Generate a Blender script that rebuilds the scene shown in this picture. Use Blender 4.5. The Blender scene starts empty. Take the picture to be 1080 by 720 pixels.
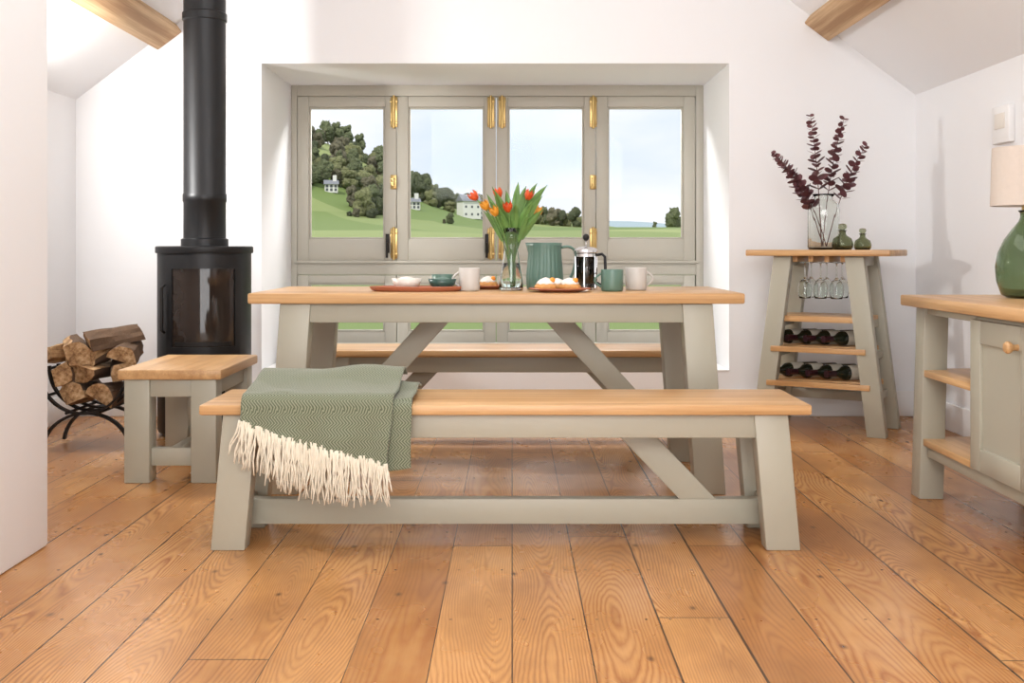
import bpy, bmesh, math, random
from mathutils import Vector, Matrix, noise, Euler
random.seed(7)
scene=bpy.context.scene
COL=scene.collection
try:
    scene.view_settings.view_transform='Standard'
    scene.view_settings.look='None'
except Exception: pass

# ------------------------------------------------------------------ materials
class NT:
    def __init__(s,name):
        s.mat=bpy.data.materials.new(name); s.mat.use_nodes=True
        s.t=s.mat.node_tree; s.b=s.t.nodes['Principled BSDF']; s.out=s.t.nodes['Material Output']
    def n(s,ty,**kw):
        nd=s.t.nodes.new(ty)
        for k,v in kw.items(): setattr(nd,k,v)
        return nd
    def l(s,a,b): s.t.links.new(a,b)
    def put(s,sock,v):
        if isinstance(v,bpy.types.NodeSocket): s.l(v,sock)
        else: sock.default_value=v
    def m(s,op,a,b=None,c=None):
        nd=s.n('ShaderNodeMath',operation=op)
        s.put(nd.inputs[0],a)
        if b is not None: s.put(nd.inputs[1],b)
        if c is not None: s.put(nd.inputs[2],c)
        return nd.outputs[0]
    def mix(s,f,a,b,blend='MIX'):
        nd=s.n('ShaderNodeMix',data_type='RGBA',blend_type=blend)
        s.put(nd.inputs[0],f)
        for i,v in ((6,a),(7,b)):
            if isinstance(v,bpy.types.NodeSocket): s.l(v,nd.inputs[i])
            else: nd.inputs[i].default_value=(*v[:3],1)
        return nd.outputs[2]
    def comb(s,x,y,z):
        nd=s.n('ShaderNodeCombineXYZ')
        for i,v in enumerate((x,y,z)): s.put(nd.inputs[i],v)
        return nd.outputs[0]
    def obj(s): return s.n('ShaderNodeTexCoord').outputs['Object']
    def mapv(s,v,scale,loc=(0,0,0)):
        nd=s.n('ShaderNodeMapping'); s.l(v,nd.inputs[0]); nd.inputs['Scale'].default_value=scale; nd.inputs['Location'].default_value=loc
        return nd.outputs[0]
    def noise(s,v,scale=5,detail=3,rough=.5):
        nd=s.n('ShaderNodeTexNoise'); s.l(v,nd.inputs['Vector']); nd.inputs['Scale'].default_value=scale
        nd.inputs['Detail'].default_value=detail; nd.inputs['Roughness'].default_value=rough
        return nd.outputs['Fac']
    def ramp(s,f,stops):
        nd=s.n('ShaderNodeValToRGB'); s.l(f,nd.inputs[0]); e=nd.color_ramp.elements
        while len(e)<len(stops): e.new(.5)
        for el,(p,c) in zip(e,stops): el.position=p; el.color=(*c[:3],1)
        return nd.outputs[0]
    def bump(s,h,strength=.2,dist=.01):
        nd=s.n('ShaderNodeBump'); nd.inputs['Strength'].default_value=strength; nd.inputs['Distance'].default_value=dist
        s.l(h,nd.inputs['Height']); s.l(nd.outputs[0],s.b.inputs['Normal'])
    def set(s,col=None,rough=None,metal=None,**kw):
        if col is not None:
            if isinstance(col,bpy.types.NodeSocket): s.l(col,s.b.inputs['Base Color'])
            else: s.b.inputs['Base Color'].default_value=(*col[:3],1)
        if rough is not None: s.put(s.b.inputs['Roughness'],rough)
        if metal is not None: s.b.inputs['Metallic'].default_value=metal
        for k,v in kw.items(): s.b.inputs[k.replace('_',' ')].default_value=v
        return s.mat

def simple(name,col,rough=.5,metal=0,var=.06,scale=8,bump=0,**kw):
    t=NT(name); f=t.noise(t.obj(),scale,3)
    a=tuple(c*(1-var) for c in col); b=tuple(min(1,c*(1+var)) for c in col)
    t.set(t.mix(f,a,b),rough,metal,**kw)
    if bump: t.bump(t.noise(t.obj(),scale*12,4),bump,.003)
    return t.mat

def wood(name,light,dark,axis=0,rough=.4,fine=26):
    t=NT(name); v=t.obj()
    sc=[fine]*3; sc[axis]=1.1
    sc2=[9]*3; sc2[axis]=.5
    sc3=[150]*3; sc3[axis]=3
    a=t.noise(t.mapv(v,sc),1,4,.6); b=t.noise(t.mapv(v,sc2),1,2,.5); c=t.noise(t.mapv(v,sc3),1,2,.5)
    f=t.m('ADD',t.m('MULTIPLY',a,.5),t.m('ADD',t.m('MULTIPLY',b,.35),t.m('MULTIPLY',c,.18)))
    mid=tuple((x+y)/2 for x,y in zip(light,dark))
    t.set(t.ramp(f,[(.40,dark),(.51,mid),(.62,light)]),rough)
    t.bump(f,.15,.002)
    return t.mat

M={}
M['wall']=simple('white_plaster',(.85,.85,.86),.85,var=.012,scale=1.5,bump=.12)
M['trimw']=simple('white_trim_paint',(.85,.84,.83),.5,var=.01)
M['sage']=simple('sage_paint',(.395,.370,.290),.42,var=.03,scale=3)
M['sagewin']=simple('sage_window_paint',(.50,.475,.405),.45,var=.03,scale=3)
M['oak']=wood('oiled_oak',(.66,.405,.19),(.42,.215,.08),0,.36)
M['oaky']=wood('oiled_oak_depth_grain',(.66,.405,.19),(.40,.205,.075),1,.38)
M['beam']=wood('old_beam_wood',(.70,.48,.27),(.38,.21,.09),1,.7)
M['black']=simple('black_steel',(.010,.010,.011),.42,.3,var=.1)
M['blackiron']=simple('black_iron',(.02,.018,.017),.5,.6,var=.1)
M['brass']=simple('brass',(.55,.39,.16),.3,1,var=.08)
M['chrome']=simple('chrome',(.75,.75,.76),.12,1,var=.03)
M['stoveglass']=simple('stove_glass',(.022,.015,.012),.06,0,var=.6,scale=6)
M['terracotta']=simple('terracotta_glaze',(.40,.13,.065),.4,var=.1)
M['cream']=simple('cream_glaze',(.76,.71,.64),.3,var=.03)
M['mugw']=simple('grey_white_stoneware',(.55,.52,.48),.4,var=.05)
M['greenglaze']=simple('green_glaze',(.105,.19,.148),.34,var=.08)
M['tealglaze']=simple('dark_green_glaze',(.035,.085,.07),.3,var=.1)
M['pastry']=simple('golden_pastry',(.62,.30,.09),.6,var=.3,scale=40,bump=.3)
M['icing']=simple('cream_icing',(.84,.79,.72),.5,var=.04)
M['fruit']=simple('orange_fruit',(.85,.30,.03),.3,var=.2,scale=60)
M['stem']=simple('green_stem',(.12,.24,.05),.5,var=.2)
M['leaf']=simple('tulip_leaf',(.115,.23,.05),.45,var=.45,scale=20)
M['petal']=simple('orange_petal',(.66,.085,.012),.5,var=.5,scale=30)
M['petaly']=simple('yellow_red_petal',(.78,.30,.025),.5,var=.5,scale=30)
M['euc']=simple('burgundy_leaf',(.15,.055,.062),.55,var=.5,scale=25)
M['twig']=simple('burgundy_twig',(.15,.06,.05),.6,var=.2)
M['bark']=simple('bark',(.12,.07,.04),.9,var=.5,scale=30,bump=.8)
M['shade']=simple('linen_shade',(.60,.52,.45),.85,var=.05,scale=60,bump=.2)
M['bottle']=simple('dark_bottle_glass',(.010,.014,.008),.08,0,var=.2)
M['capsule']=simple('bottle_capsule',(.03,.006,.010),.35,.3,var=.1)
M['blabel']=simple('paper_label',(.50,.46,.38),.7,var=.08)
M['coffee']=simple('coffee',(.02,.01,.006),.2,var=.2)
def logend():
    t=NT('cut_log_wood'); f=t.noise(t.obj(),18,5,.6); g=t.noise(t.mapv(t.obj(),(60,5,60)),1,3)
    t.set(t.ramp(t.m('ADD',t.m('MULTIPLY',f,.5),t.m('MULTIPLY',g,.5)),[(.38,(.19,.095,.04)),(.5,(.42,.25,.115)),(.62,(.60,.41,.24))]),.8)
    t.bump(g,.6,.005); return t.mat
M['logw']=logend()
def glass(name,col=(1,1,1),rough=0.0,ior=1.45):
    t=NT(name); f=t.noise(t.obj(),4,1)
    t.set(t.mix(f,tuple(c*.97 for c in col),col),rough); t.b.inputs['Transmission Weight'].default_value=1; t.b.inputs['IOR'].default_value=ior
    return t.mat
M['glass']=glass('clear_glass',(.95,.98,.96),0,1.38)
M['gglass']=glass('green_glass',(.42,.51,.36),.02,1.3)
M['gglass2']=glass('olive_glass',(.44,.47,.32),.02,1.35)
M['water']=glass('water',(.9,.97,.95),0,1.33)
def pane():
    t=NT('window_pane_glass'); tr=t.n('ShaderNodeBsdfTransparent'); gl=t.n('ShaderNodeBsdfGlossy'); gl.inputs['Roughness'].default_value=.02
    fr=t.n('ShaderNodeFresnel'); fr.inputs[0].default_value=1.15; mx=t.n('ShaderNodeMixShader')
    t.l(fr.outputs[0],mx.inputs[0]); t.l(tr.outputs[0],mx.inputs[1]); t.l(gl.outputs[0],mx.inputs[2]); t.l(mx.outputs[0],t.out.inputs['Surface']); return t.mat
M['pane']=pane()

def floor_mat():
    t=NT('pine_floorboards'); sp=t.n('ShaderNodeSeparateXYZ'); t.l(t.obj(),sp.inputs[0]); x,y=sp.outputs[0],sp.outputs[1]
    W=.183
    bx=t.m('DIVIDE',x,W); idx=t.m('FLOOR',bx); u=t.m('SUBTRACT',t.m('FRACT',bx),.5)
    def wn(v):
        nd=t.n('ShaderNodeTexWhiteNoise',noise_dimensions='1D'); t.l(v,nd.inputs['W']); return nd
    w1=wn(idx).outputs['Value']
    yy=t.m('DIVIDE',t.m('ADD',y,t.m('MULTIPLY',w1,7.3)),4.6); jd=t.m('FLOOR',yy); v=t.m('FRACT',yy)
    id2=t.m('ADD',idx,t.m('MULTIPLY',jd,57.3)); wc=wn(id2)
    s2=t.n('ShaderNodeSeparateColor'); t.l(wc.outputs['Color'],s2.inputs[0]); r,g,b=s2.outputs
    um=t.m('MULTIPLY',u,W)
    n1=t.noise(t.comb(t.m('MULTIPLY',um,3),t.m('MULTIPLY',y,.62),t.m('MULTIPLY',id2,3.71)),1,1.0,.4)
    n2=t.noise(t.comb(t.m('MULTIPLY',um,22),t.m('MULTIPLY',y,3.2),t.m('MULTIPLY',id2,1.3)),1,4,.55)
    cy=t.m('ADD',t.m('MULTIPLY',t.m('SUBTRACT',n1,.5),.70),t.m('MULTIPLY',t.m('SUBTRACT',r,.5),.16))
    uo=t.m('ADD',um,t.m('MULTIPLY',t.m('SUBTRACT',g,.5),.18))
    rr=t.m('SQRT',t.m('ADD',t.m('MULTIPLY',uo,uo),t.m('MULTIPLY',t.m('MULTIPLY',cy,cy),.50)))
    rr=t.m('ADD',rr,t.m('MULTIPLY',n2,.016))
    ring=t.m('FRACT',t.m('MULTIPLY',rr,t.m('ADD',92,t.m('MULTIPLY',b,55))))
    late=t.m('POWER',t.m('SUBTRACT',1,t.m('ABSOLUTE',t.m('SUBTRACT',t.m('MULTIPLY',ring,1.6),.8))),2.0)
    late=t.m('MINIMUM',t.m('MAXIMUM',late,0),1)
    patch=t.noise(t.comb(t.m('MULTIPLY',x,9),t.m('MULTIPLY',y,1.6),id2),1,3,.5)
    fine=t.noise(t.comb(t.m('MULTIPLY',x,260),t.m('MULTIPLY',y,6),id2),1,2,.5)
    big=t.noise(t.comb(t.m('MULTIPLY',x,2.6),t.m('MULTIPLY',y,1.3),0.0),1,4,.6)
    base=t.mix(b,(.435,.190,.052),(.665,.345,.120))
    la=t.m('MULTIPLY',late,t.m('MULTIPLY',t.m('ADD',.45,t.m('MULTIPLY',g,.5)),t.m('MINIMUM',t.m('MULTIPLY',patch,1.9),1)))
    base=t.mix(la,base,(.26,.072,.013))
    base=t.mix(t.m('MULTIPLY',t.m('SUBTRACT',fine,.3),.5),base,(.31,.12,.032))
    base=t.mix(t.m('MULTIPLY',t.m('MAXIMUM',t.m('SUBTRACT',big,.47),0),2.4),base,(.21,.08,.022))
    base=t.mix(t.m('MULTIPLY',t.m('MAXIMUM',t.m('SUBTRACT',.46,big),0),2.0),base,(.74,.44,.20))
    vo=t.n('ShaderNodeTexVoronoi',voronoi_dimensions='2D'); t.l(t.comb(t.m('MULTIPLY',x,2.9),t.m('MULTIPLY',y,1.7),0.0),vo.inputs['Vector']); vo.inputs['Scale'].default_value=1
    kn=t.m('SUBTRACT',1,t.m('MINIMUM',t.m('DIVIDE',vo.outputs['Distance'],.036),1))
    base=t.mix(t.m('MULTIPLY',kn,.95),base,(.06,.018,.006))
    nx=t.m('SUBTRACT',t.m('ABSOLUTE',um),.062); ny=t.m('SUBTRACT',t.m('FRACT',t.m('DIVIDE',y,.42)),.5)
    nd_=t.m('SQRT',t.m('ADD',t.m('MULTIPLY',nx,nx),t.m('MULTIPLY',t.m('MULTIPLY',ny,.42),t.m('MULTIPLY',ny,.42))))
    base=t.mix(t.m('MULTIPLY',t.m('LESS_THAN',nd_,.0042),.8),base,(.05,.02,.01))
    gap=t.m('GREATER_THAN',t.m('ABSOLUTE',u),t.m('SUBTRACT',.4935,t.m('MULTIPLY',t.m('POWER',w1,2),.016)))
    jg=t.m('LESS_THAN',v,.0010)
    gm=t.m('MAXIMUM',gap,jg)
    base=t.mix(t.m('MULTIPLY',gm,.9),base,(.03,.012,.005))
    t.set(base,t.m('ADD',.15,t.m('MULTIPLY',big,.26)))
    h=t.m('SUBTRACT',t.m('MULTIPLY',late,.12),gm)
    t.bump(h,.30,.004)
    t.b.inputs['Specular IOR Level'].default_value=.55
    return t.mat
M['floor']=floor_mat()

def herring():
    t=NT('herringbone_wool'); uv=t.n('ShaderNodeUVMap'); sp=t.n('ShaderNodeSeparateXYZ'); t.l(uv.outputs[0],sp.inputs[0]); u,v=sp.outputs[0],sp.outputs[1]
    a=t.m('PINGPONG',v,.018)
    s=t.m('FRACT',t.m('DIVIDE',t.m('ADD',u,t.m('MULTIPLY',a,1.0)),.0095))
    st=t.m('GREATER_THAN',s,.5)
    n=t.noise(t.mapv(uv.outputs[0],(1,1,1)),260,3)
    c=t.mix(st,(.080,.095,.054),(.275,.285,.195))
    c=t.mix(t.m('MULTIPLY',n,.5),c,(.135,.152,.092))
    t.set(c,.95); t.bump(t.m('ADD',t.m('MULTIPLY',st,.5),n),.5,.002)
    t.b.inputs['Sheen Weight'].default_value=.2
    return t.mat
M['wool']=herring()
M['fringe']=simple('cream_wool',(.72,.65,.52),.95,var=.14,scale=60)

def grass():
    t=NT('meadow_grass'); v=t.obj()
    b=t.noise(v,.6,4)
    vo=t.n('ShaderNodeTexVoronoi',voronoi_dimensions='2D'); t.l(v,vo.inputs['Vector']); vo.inputs['Scale'].default_value=.030
    s=t.n('ShaderNodeSeparateColor'); t.l(vo.outputs['Color'],s.inputs[0])
    c=t.mix(s.outputs[0],(.15,.22,.055),(.37,.41,.17)); c=t.mix(t.m('MULTIPLY',b,.5),c,(.17,.24,.07))
    t.set(c,.9); return t.mat
M['grass']=grass()
def foliage(name,a,b):
    t=NT(name); v=t.obj(); t.set(t.ramp(t.noise(v,1.5,6,.8),[(.38,a),(.60,b)]),.9); t.bump(t.noise(v,3.0,4,.7),1,.8); return t.mat
M['f0']=foliage('dark_foliage',(.06,.08,.045),(.20,.23,.12))
M['f1']=foliage('mid_foliage',(.10,.13,.06),(.30,.34,.17))
M['f2']=foliage('light_foliage',(.19,.21,.08),(.45,.46,.23))
M['f3']=foliage('brown_foliage',(.15,.14,.09),(.36,.33,.21))
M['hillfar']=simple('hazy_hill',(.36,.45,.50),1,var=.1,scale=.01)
M['housew']=simple('white_render',(.80,.79,.76),.9,var=.03)
M['slate']=simple('slate_roof',(.22,.23,.26),.8,var=.15)
M['darkwin']=simple('dark_window',(.10,.11,.12),.3,var=.1)

# ------------------------------------------------------------------ geometry helpers
def finish(name,me,mat,parent=None,loc=(0,0,0),rot=(0,0,0),smooth=False):
    o=bpy.data.objects.new(name,me); COL.objects.link(o)
    if mat is not None:
        for mm in (mat if isinstance(mat,(list,tuple)) else [mat]): me.materials.append(mm)
    o.location=loc; o.rotation_euler=rot
    if parent is not None: o.parent=parent
    if smooth:
        me.shade_smooth()
        if smooth!='full':
            try: me.set_sharp_from_angle(angle=math.radians(40))
            except Exception: pass
    return o
def thing(name,label,cat,loc=(0,0,0),rot=(0,0,0),group=None):
    o=bpy.data.objects.new(name,None); COL.objects.link(o); o.location=loc; o.rotation_euler=rot; o.empty_display_size=.05
    o['label']=label; o['category']=cat
    if group: o['group']=group
    return o
def tag(o,label,cat,group=None,kind=None):
    o['label']=label; o['category']=cat
    if group: o['group']=group
    if kind: o['kind']=kind
    return o
def pydata(name,vs,fs):
    me=bpy.data.meshes.new(name); me.from_pydata([tuple(v) for v in vs],[],fs); me.update(); return me
def fixn(me):
    bm=bmesh.new(); bm.from_mesh(me); bmesh.ops.remove_doubles(bm,verts=bm.verts,dist=1e-6); bmesh.ops.recalc_face_normals(bm,faces=bm.faces); bm.to_mesh(me); bm.free(); return me
HEXF=[(0,3,2,1),(4,5,6,7),(0,1,5,4),(1,2,6,5),(2,3,7,6),(3,0,4,7)]
def hexa_me(b,t,bev=.003,seg=2):
    me=pydata('m',list(b)+list(t),HEXF)
    bm=bmesh.new(); bm.from_mesh(me); bmesh.ops.recalc_face_normals(bm,faces=bm.faces)
    if bev: bmesh.ops.bevel(bm,geom=bm.edges[:],offset=bev,segments=seg,affect='EDGES',profile=.5)
    bm.to_mesh(me); bm.free(); return me
def box_me(x0,x1,y0,y1,z0,z1,bev=.003,seg=2):
    return hexa_me([(x0,y0,z0),(x1,y0,z0),(x1,y1,z0),(x0,y1,z0)],[(x0,y0,z1),(x1,y0,z1),(x1,y1,z1),(x0,y1,z1)],bev,seg)
def box(name,x0,x1,y0,y1,z0,z1,mat,parent=None,bev=.003,**kw):
    return finish(name,box_me(x0,x1,y0,y1,z0,z1,bev),mat,parent,smooth=bool(bev),**kw)
def joinme(mes,matidx=None):
    bm=bmesh.new()
    for i,me in enumerate(mes):
        n=len(bm.faces); bm.from_mesh(me); bm.faces.ensure_lookup_table()
        if matidx:
            for f in bm.faces[n:]: f.material_index=matidx[i]
    out=bpy.data.meshes.new('j'); bm.to_mesh(out); bm.free(); return out
def lathe_me(prof,seg=40,mod=None,cap=True):
    vs=[];fs=[]
    for r,z in prof:
        for i in range(seg):
            a=2*math.pi*i/seg; rr=r*(mod(a,z) if mod else 1); vs.append((rr*math.cos(a),rr*math.sin(a),z))
    for j in range(len(prof)-1):
        for i in range(seg):
            k=(i+1)%seg; fs.append((j*seg+i,j*seg+k,(j+1)*seg+k,(j+1)*seg+i))
    me=pydata('l',vs,fs)
    bm=bmesh.new(); bm.from_mesh(me); bmesh.ops.remove_doubles(bm,verts=bm.verts,dist=1e-5)
    bmesh.ops.recalc_face_normals(bm,faces=bm.faces); bm.to_mesh(me); bm.free(); return me
def tube_me(pts,rad,seg=8,caps=True):
    pts=[Vector(p) for p in pts]; n=len(pts); vs=[];fs=[]
    up=None
    for i,p in enumerate(pts):
        t=(pts[min(i+1,n-1)]-pts[max(i-1,0)]).normalized()
        if up is None:
            up=Vector((0,0,1)) if abs(t.z)<.9 else Vector((1,0,0))
        a=(up-t*up.dot(t)).normalized(); b=t.cross(a); up=a
        r=rad(i/(n-1)) if callable(rad) else rad
        ra,rb=(r if isinstance(r,tuple) else (r,r))
        for k in range(seg):
            th=2*math.pi*k/seg; vs.append(p+a*ra*math.cos(th)+b*rb*math.sin(th))
    for i in range(n-1):
        for k in range(seg):
            q=(k+1)%seg; fs.append((i*seg+k,i*seg+q,(i+1)*seg+q,(i+1)*seg+k))
    if caps: fs.append(tuple(range(seg))[::-1]); fs.append(tuple((n-1)*seg+k for k in range(seg)))
    return pydata('t',vs,fs)
def bez(p0,p1,p2,n=12):
    p0,p1,p2=map(Vector,(p0,p1,p2)); return [(1-t)**2*p0+2*(1-t)*t*p1+t*t*p2 for t in [i/n for i in range(n+1)]]
def copy_thing(root,loc,rot=None,scale=None,label=None):
    c=root.copy(); COL.objects.link(c); c.location=loc
    if rot is not None: c.rotation_euler=rot
    if scale: c.scale=(scale,)*3
    if label: c['label']=label
    for ch in list(root.children):
        d=ch.copy(); d.parent=c; COL.objects.link(d)
        for g in list(ch.children):
            e=g.copy(); e.parent=d; COL.objects.link(e)
    return c

# ------------------------------------------------------------------ room
def struct(o): o['kind']='structure'; return o
YB=6.05; XL=-2.42; XR=2.24; YW=6.89; YF=-1.8
struct(box('floor',-3.2,3.0,YF-.2,7.2,-.1,0,M['floor'],bev=0))
ox0,ox1,oz0,oz1=-1.39,1.205,.244,1.955
wb=joinme([box_me(XL-.4,ox0,YB,YB+.95,0,3.9,0),box_me(ox1,XR+.4,YB,YB+.95,0,3.9,0),box_me(ox0,ox1,YB,YB+.95,0,oz0,0),box_me(ox0,ox1,YB,YB+.95,oz1,3.9,0)])
struct(finish('wall_back',wb,M['wall']))
struct(box('wall_left',XL-.3,XL,3.3,YB,0,3.0,M['wall'],bev=0))
struct(box('wall_right',XR,XR+.3,YF,YB,0,3.0,M['wall'],bev=0))
struct(box('wall_partition',XL-.3,-1.448,YF,3.41,0,3.6,M['wall'],bev=.012))
struct(box('wall_front',-3,3,YF-.2,YF,0,3.9,M['wall'],bev=0))
k=.75; xr=-.073; zr=1.754+k*(xr-XL)
def cz(x): return 1.754+k*(x-XL) if x<xr else 1.78+k*(XR-x)
xs=XL-.3; xe=XR+.3
za=1.754-k*.3
c1=hexa_me([(xs,YF,za),(xr,YF,zr),(xr,YB,zr),(xs,YB,za)],[(xs,YF,za+.15),(xr,YF,zr+.15),(xr,YB,zr+.15),(xs,YB,za+.15)],0)
ze=1.78-k*.3; zr2=1.78+k*(XR-xr)
c2=hexa_me([(xr,YF,zr2),(xe,YF,ze),(xe,YB,ze),(xr,YB,zr2)],[(xr,YF,zr2+.15),(xe,YF,ze+.15),(xe,YB,ze+.15),(xr,YB,zr2+.15)],0)
struct(finish('ceiling',joinme([c1,c2]),M['wall']))
def purlin(xc,sgn):
    ang=math.atan(k)*sgn
    o=finish('roof_beam',box_me(-.085,.085,-2.4,2.4,-.055,.06,.008),M['beam'],None,(xc,YB-2.4,cz(xc)),(0,-ang,0),True)
    tag(o,'rough pine ceiling beam running under the sloped ceiling','beam',group='ceiling beams'); return o
purlin(-1.93,1); purlin(1.72,-1)
for nm,b in (('baseboard_back_right',(ox1,XR,YB-.018,YB)),('baseboard_back',(XL,ox0,YB-.018,YB)),('baseboard_right',(XR-.018,XR,YF,YB-.018)),('baseboard_left',(XL,XL+.018,3.41,YB-.018))):
    struct(box(nm,*b,0,.14,M['trimw'],bev=.005))
struct(box('trim_1',ox0,ox1,YB-.004,YW-.03,oz0,oz0+.012,M['trimw'],bev=.003))
fy0,fy1=YW-.03,YW+.05
fr=[box_me(ox0,-1.352,fy0,fy1,oz0+.012,oz1,.004),box_me(1.157,ox1,fy0,fy1,oz0+.012,oz1,.004),box_me(-1.352,1.157,fy0,fy1,1.885,oz1,.004),box_me(-1.352,1.157,fy0,fy1,.762,.845,.004),box_me(-1.352,1.157,fy0,fy1,.256,.33,.004),box_me(-1.37,1.175,fy0-.02,fy0,.835,.853,.004)]
struct(finish('trim_2',joinme(fr),M['sagewin'],smooth=True))
def sash_me(w,z0,z1,sw,br,tr=.065):
    parts=[box_me(0,sw,0,.05,z0,z1,.004),box_me(w-sw,w,0,.05,z0,z1,.004),box_me(sw,w-sw,0,.05,z0,z0+br,.004),box_me(sw,w-sw,0,.05,z1-tr,z1,.004)]
    bd=.012
    parts+= [box_me(sw,sw+bd,.012,.04,z0+br,z1-tr,.003),box_me(w-sw-bd,w-sw,.012,.04,z0+br,z1-tr,.003),box_me(sw+bd,w-sw-bd,.012,.04,z0+br,z0+br+bd,.003),box_me(sw+bd,w-sw-bd,.012,.04,z1-tr-bd,z1-tr,.003)]
    return joinme(parts)
WX=-1.35; sw_w=2.505/4
hinge_me=joinme([box_me(-.022,.022,-.006,0,0,.19,.002),fixn(tube_me([(0,-.011,-.008),(0,-.011,.198)],.009,10)),box_me(-.024,.024,-.008,0,.02,.035,.002),box_me(-.024,.024,-.008,0,.155,.17,.002)])
for i in range(4):
    x0=WX+i*sw_w
    w=thing('window_%d'%(i+1),'sage painted folding window panel with brass hinges','window',(x0,YW-.035,0)); w['kind']='structure'
    finish('upper_sash',sash_me(sw_w-.004,.852,1.883,.072,.135),M['sagewin'],w,smooth=True)
    finish('lower_sash',sash_me(sw_w-.004,.335,.760,.072,.07,.05),M['sagewin'],w,smooth=True)
    box('pane',.07,sw_w-.074,.024,.029,.98,1.825,M['pane'],w,bev=0)
    box('pane',.07,sw_w-.074,.024,.029,.40,.715,M['pane'],w,bev=0)
    hx=[]
    if i in (0,2): hx=[sw_w-.03]
    if i==1: hx=[sw_w-.035]
    if i==2: hx.append(.035)
    for h in hx:
        for z in (1.69,.865):
            finish('hinge',hinge_me.copy(),M['brass'],w,(h if h<.1 or i==1 else sw_w-.018,0,z),(0,0,0),True)['label']='polished brass hinge'
    if i in (0,2):
        finish('window_catch',joinme([box_me(-.02,.02,-.012,0,0,.09,.004),fixn(tube_me([(0,-.03,.02),(0,-.03,.07)],.011,10)),box_me(-.006,.006,-.03,-.01,.03,.06,.002)]),M['brass'],w,(sw_w-.02,0,1.30),(0,0,0),True)['label']='polished brass catch'
    if i in (0,1):
        finish('window_handle',joinme([box_me(-.012,.012,-.014,0,0,.12,.003),fixn(tube_me([(0,-.012,.06),(0,-.04,.06),(0,-.045,.02),(0,-.045,-.03)],.008,8))]),M['blackiron'],w,(sw_w-.058 if i==0 else sw_w-.06,0,.90),(0,0,0),True)['label']='black iron window handle'
th=thing('thermostat','white plastic thermostat box on the wall','thermostat',(XR,4.94,1.49))
box('casing',-.03,0,-.085,.085,-.085,.085,M['trimw'],th,bev=.006)
box('control_panel',-.034,-.029,-.05,.05,-.02,.05,M['cream'],th,bev=.002)

# ------------------------------------------------------------------ trestle furniture
def trestle(root,L,D,H,t,lw,ld,topx,footx,ap_h,sz,br,topname,footy=None):
    h=L/2; d=D/2
    box(topname,-h,h,-d,d,H-t,H,M['oak'],root,bev=.007)
    zt=H-t; yi=d-.02
    for sx in (-1,1):
        for sy in (-1,1):
            ya,yb=sorted((sy*yi,sy*(yi-ld)))
            def rect(xo,z):
                a,b=sorted((sx*xo,sx*(xo-lw))); return [(a,ya,z),(b,ya,z),(b,yb,z),(a,yb,z)]
            finish('leg',hexa_me(rect(footx,0),rect(topx,zt),.004),M['sage'],root,smooth=True)
        xm=footx-(footx-topx)*(sz[0]/zt)-lw*.55
        a,b=sorted((sx*(xm-.02),sx*(xm+.025)))
        box('end_rail',a,b,-yi+ld,yi-ld,sz[0],sz[1],M['sage'],root)
        a,b=sorted((sx*(topx-.02),sx*(topx-.045)))
        box('end_apron',a,b,-yi+ld,yi-ld,zt-ap_h,zt,M['sage'],root)
    ia=topx-lw+.01
    for sy in (-1,1):
        a,b=sorted((sy*(yi-.012),sy*(yi-.037)))
        box('apron',-ia,ia,a,b,zt-ap_h,zt,M['sage'],root)
    xm=footx-(footx-topx)*(sz[0]/zt)-lw*.55-.02
    box('stretcher',-xm,xm,-.025,.025,sz[0],sz[1],M['sage'],root)
    (bx0,bz0),(bx1,bz1),bw=br
    box('centre_rail',-ia,ia,-.02,.02,zt-ap_h*.8,zt,M['sage'],root)
    for sx in (-1,1):
        p=Vector((bx0,0,bz0)); q=Vector((bx1,0,bz1)); dr=(q-p).normalized()
        hw=bw/2/abs(dr.z)
        b=[(sx*(bx1-hw),-.022,bz1),(sx*(bx1+hw),-.022,bz1),(sx*(bx1+hw),.022,bz1),(sx*(bx1-hw),.022,bz1)]
        tt=[(sx*(bx0-hw),-.022,bz0),(sx*(bx0+hw),-.022,bz0),(sx*(bx0+hw),.022,bz0),(sx*(bx0-hw),.022,bz0)]
        finish('brace',hexa_me(b,tt,.003),M['sage'],root,smooth=True)

fb=thing('bench','long sage painted bench with oak seat, blanket draped on it','bench',(-.02,3.52,0))
BARGS=(1.875,.38,.45,.032,.105,.07,.869,.907,.074,(.045,.125),((.39,.36),(.616,.124),.085),'seat')
trestle(fb,*BARGS)
rb=copy_thing(fb,(0.0,5.30,0),label='long sage painted bench with oak seat beneath the window')
fb['group']=rb['group']='long benches'
dt=thing('dining_table','sage painted trestle dining table with light oak top','table',(-.059,4.47,0))
trestle(dt,1.868,.76,.76,.04,.115,.09,.816,.866,.072,(.19,.285),((.235,.652),(.57,.283),.085),'tabletop')

st=thing('stool','short sage painted stool with oak top beside the stove','stool',(-1.352,4.61,0))
box('seat',-.205,.205,-.31,.31,.41,.45,M['oaky'],st,bev=.007)
for sx in (-1,1):
    for sy in (-1,1):
        a,b=sorted((sx*.182,sx*.082)); c,d=sorted((sy*.30,sy*.21)); box('leg',a,b,c,d,0,.41,M['sage'],st,bev=.004)
    a,b=sorted((sx*.165,sx*.14)); box('side_apron',a,b,-.21,.21,.34,.41,M['sage'],st)
    c,d=sorted((sx*.29,sx*.265)); box('end_apron',-.082,.082,c,d,.34,.41,M['sage'],st)
    c,d=sorted((sx*.275,sx*.235)); box('stretcher',-.082,.082,c,d,.065,.135,M['sage'],st)
box('long_stretcher',-.022,.022,-.235,.235,.07,.13,M['sage'],st)

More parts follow.
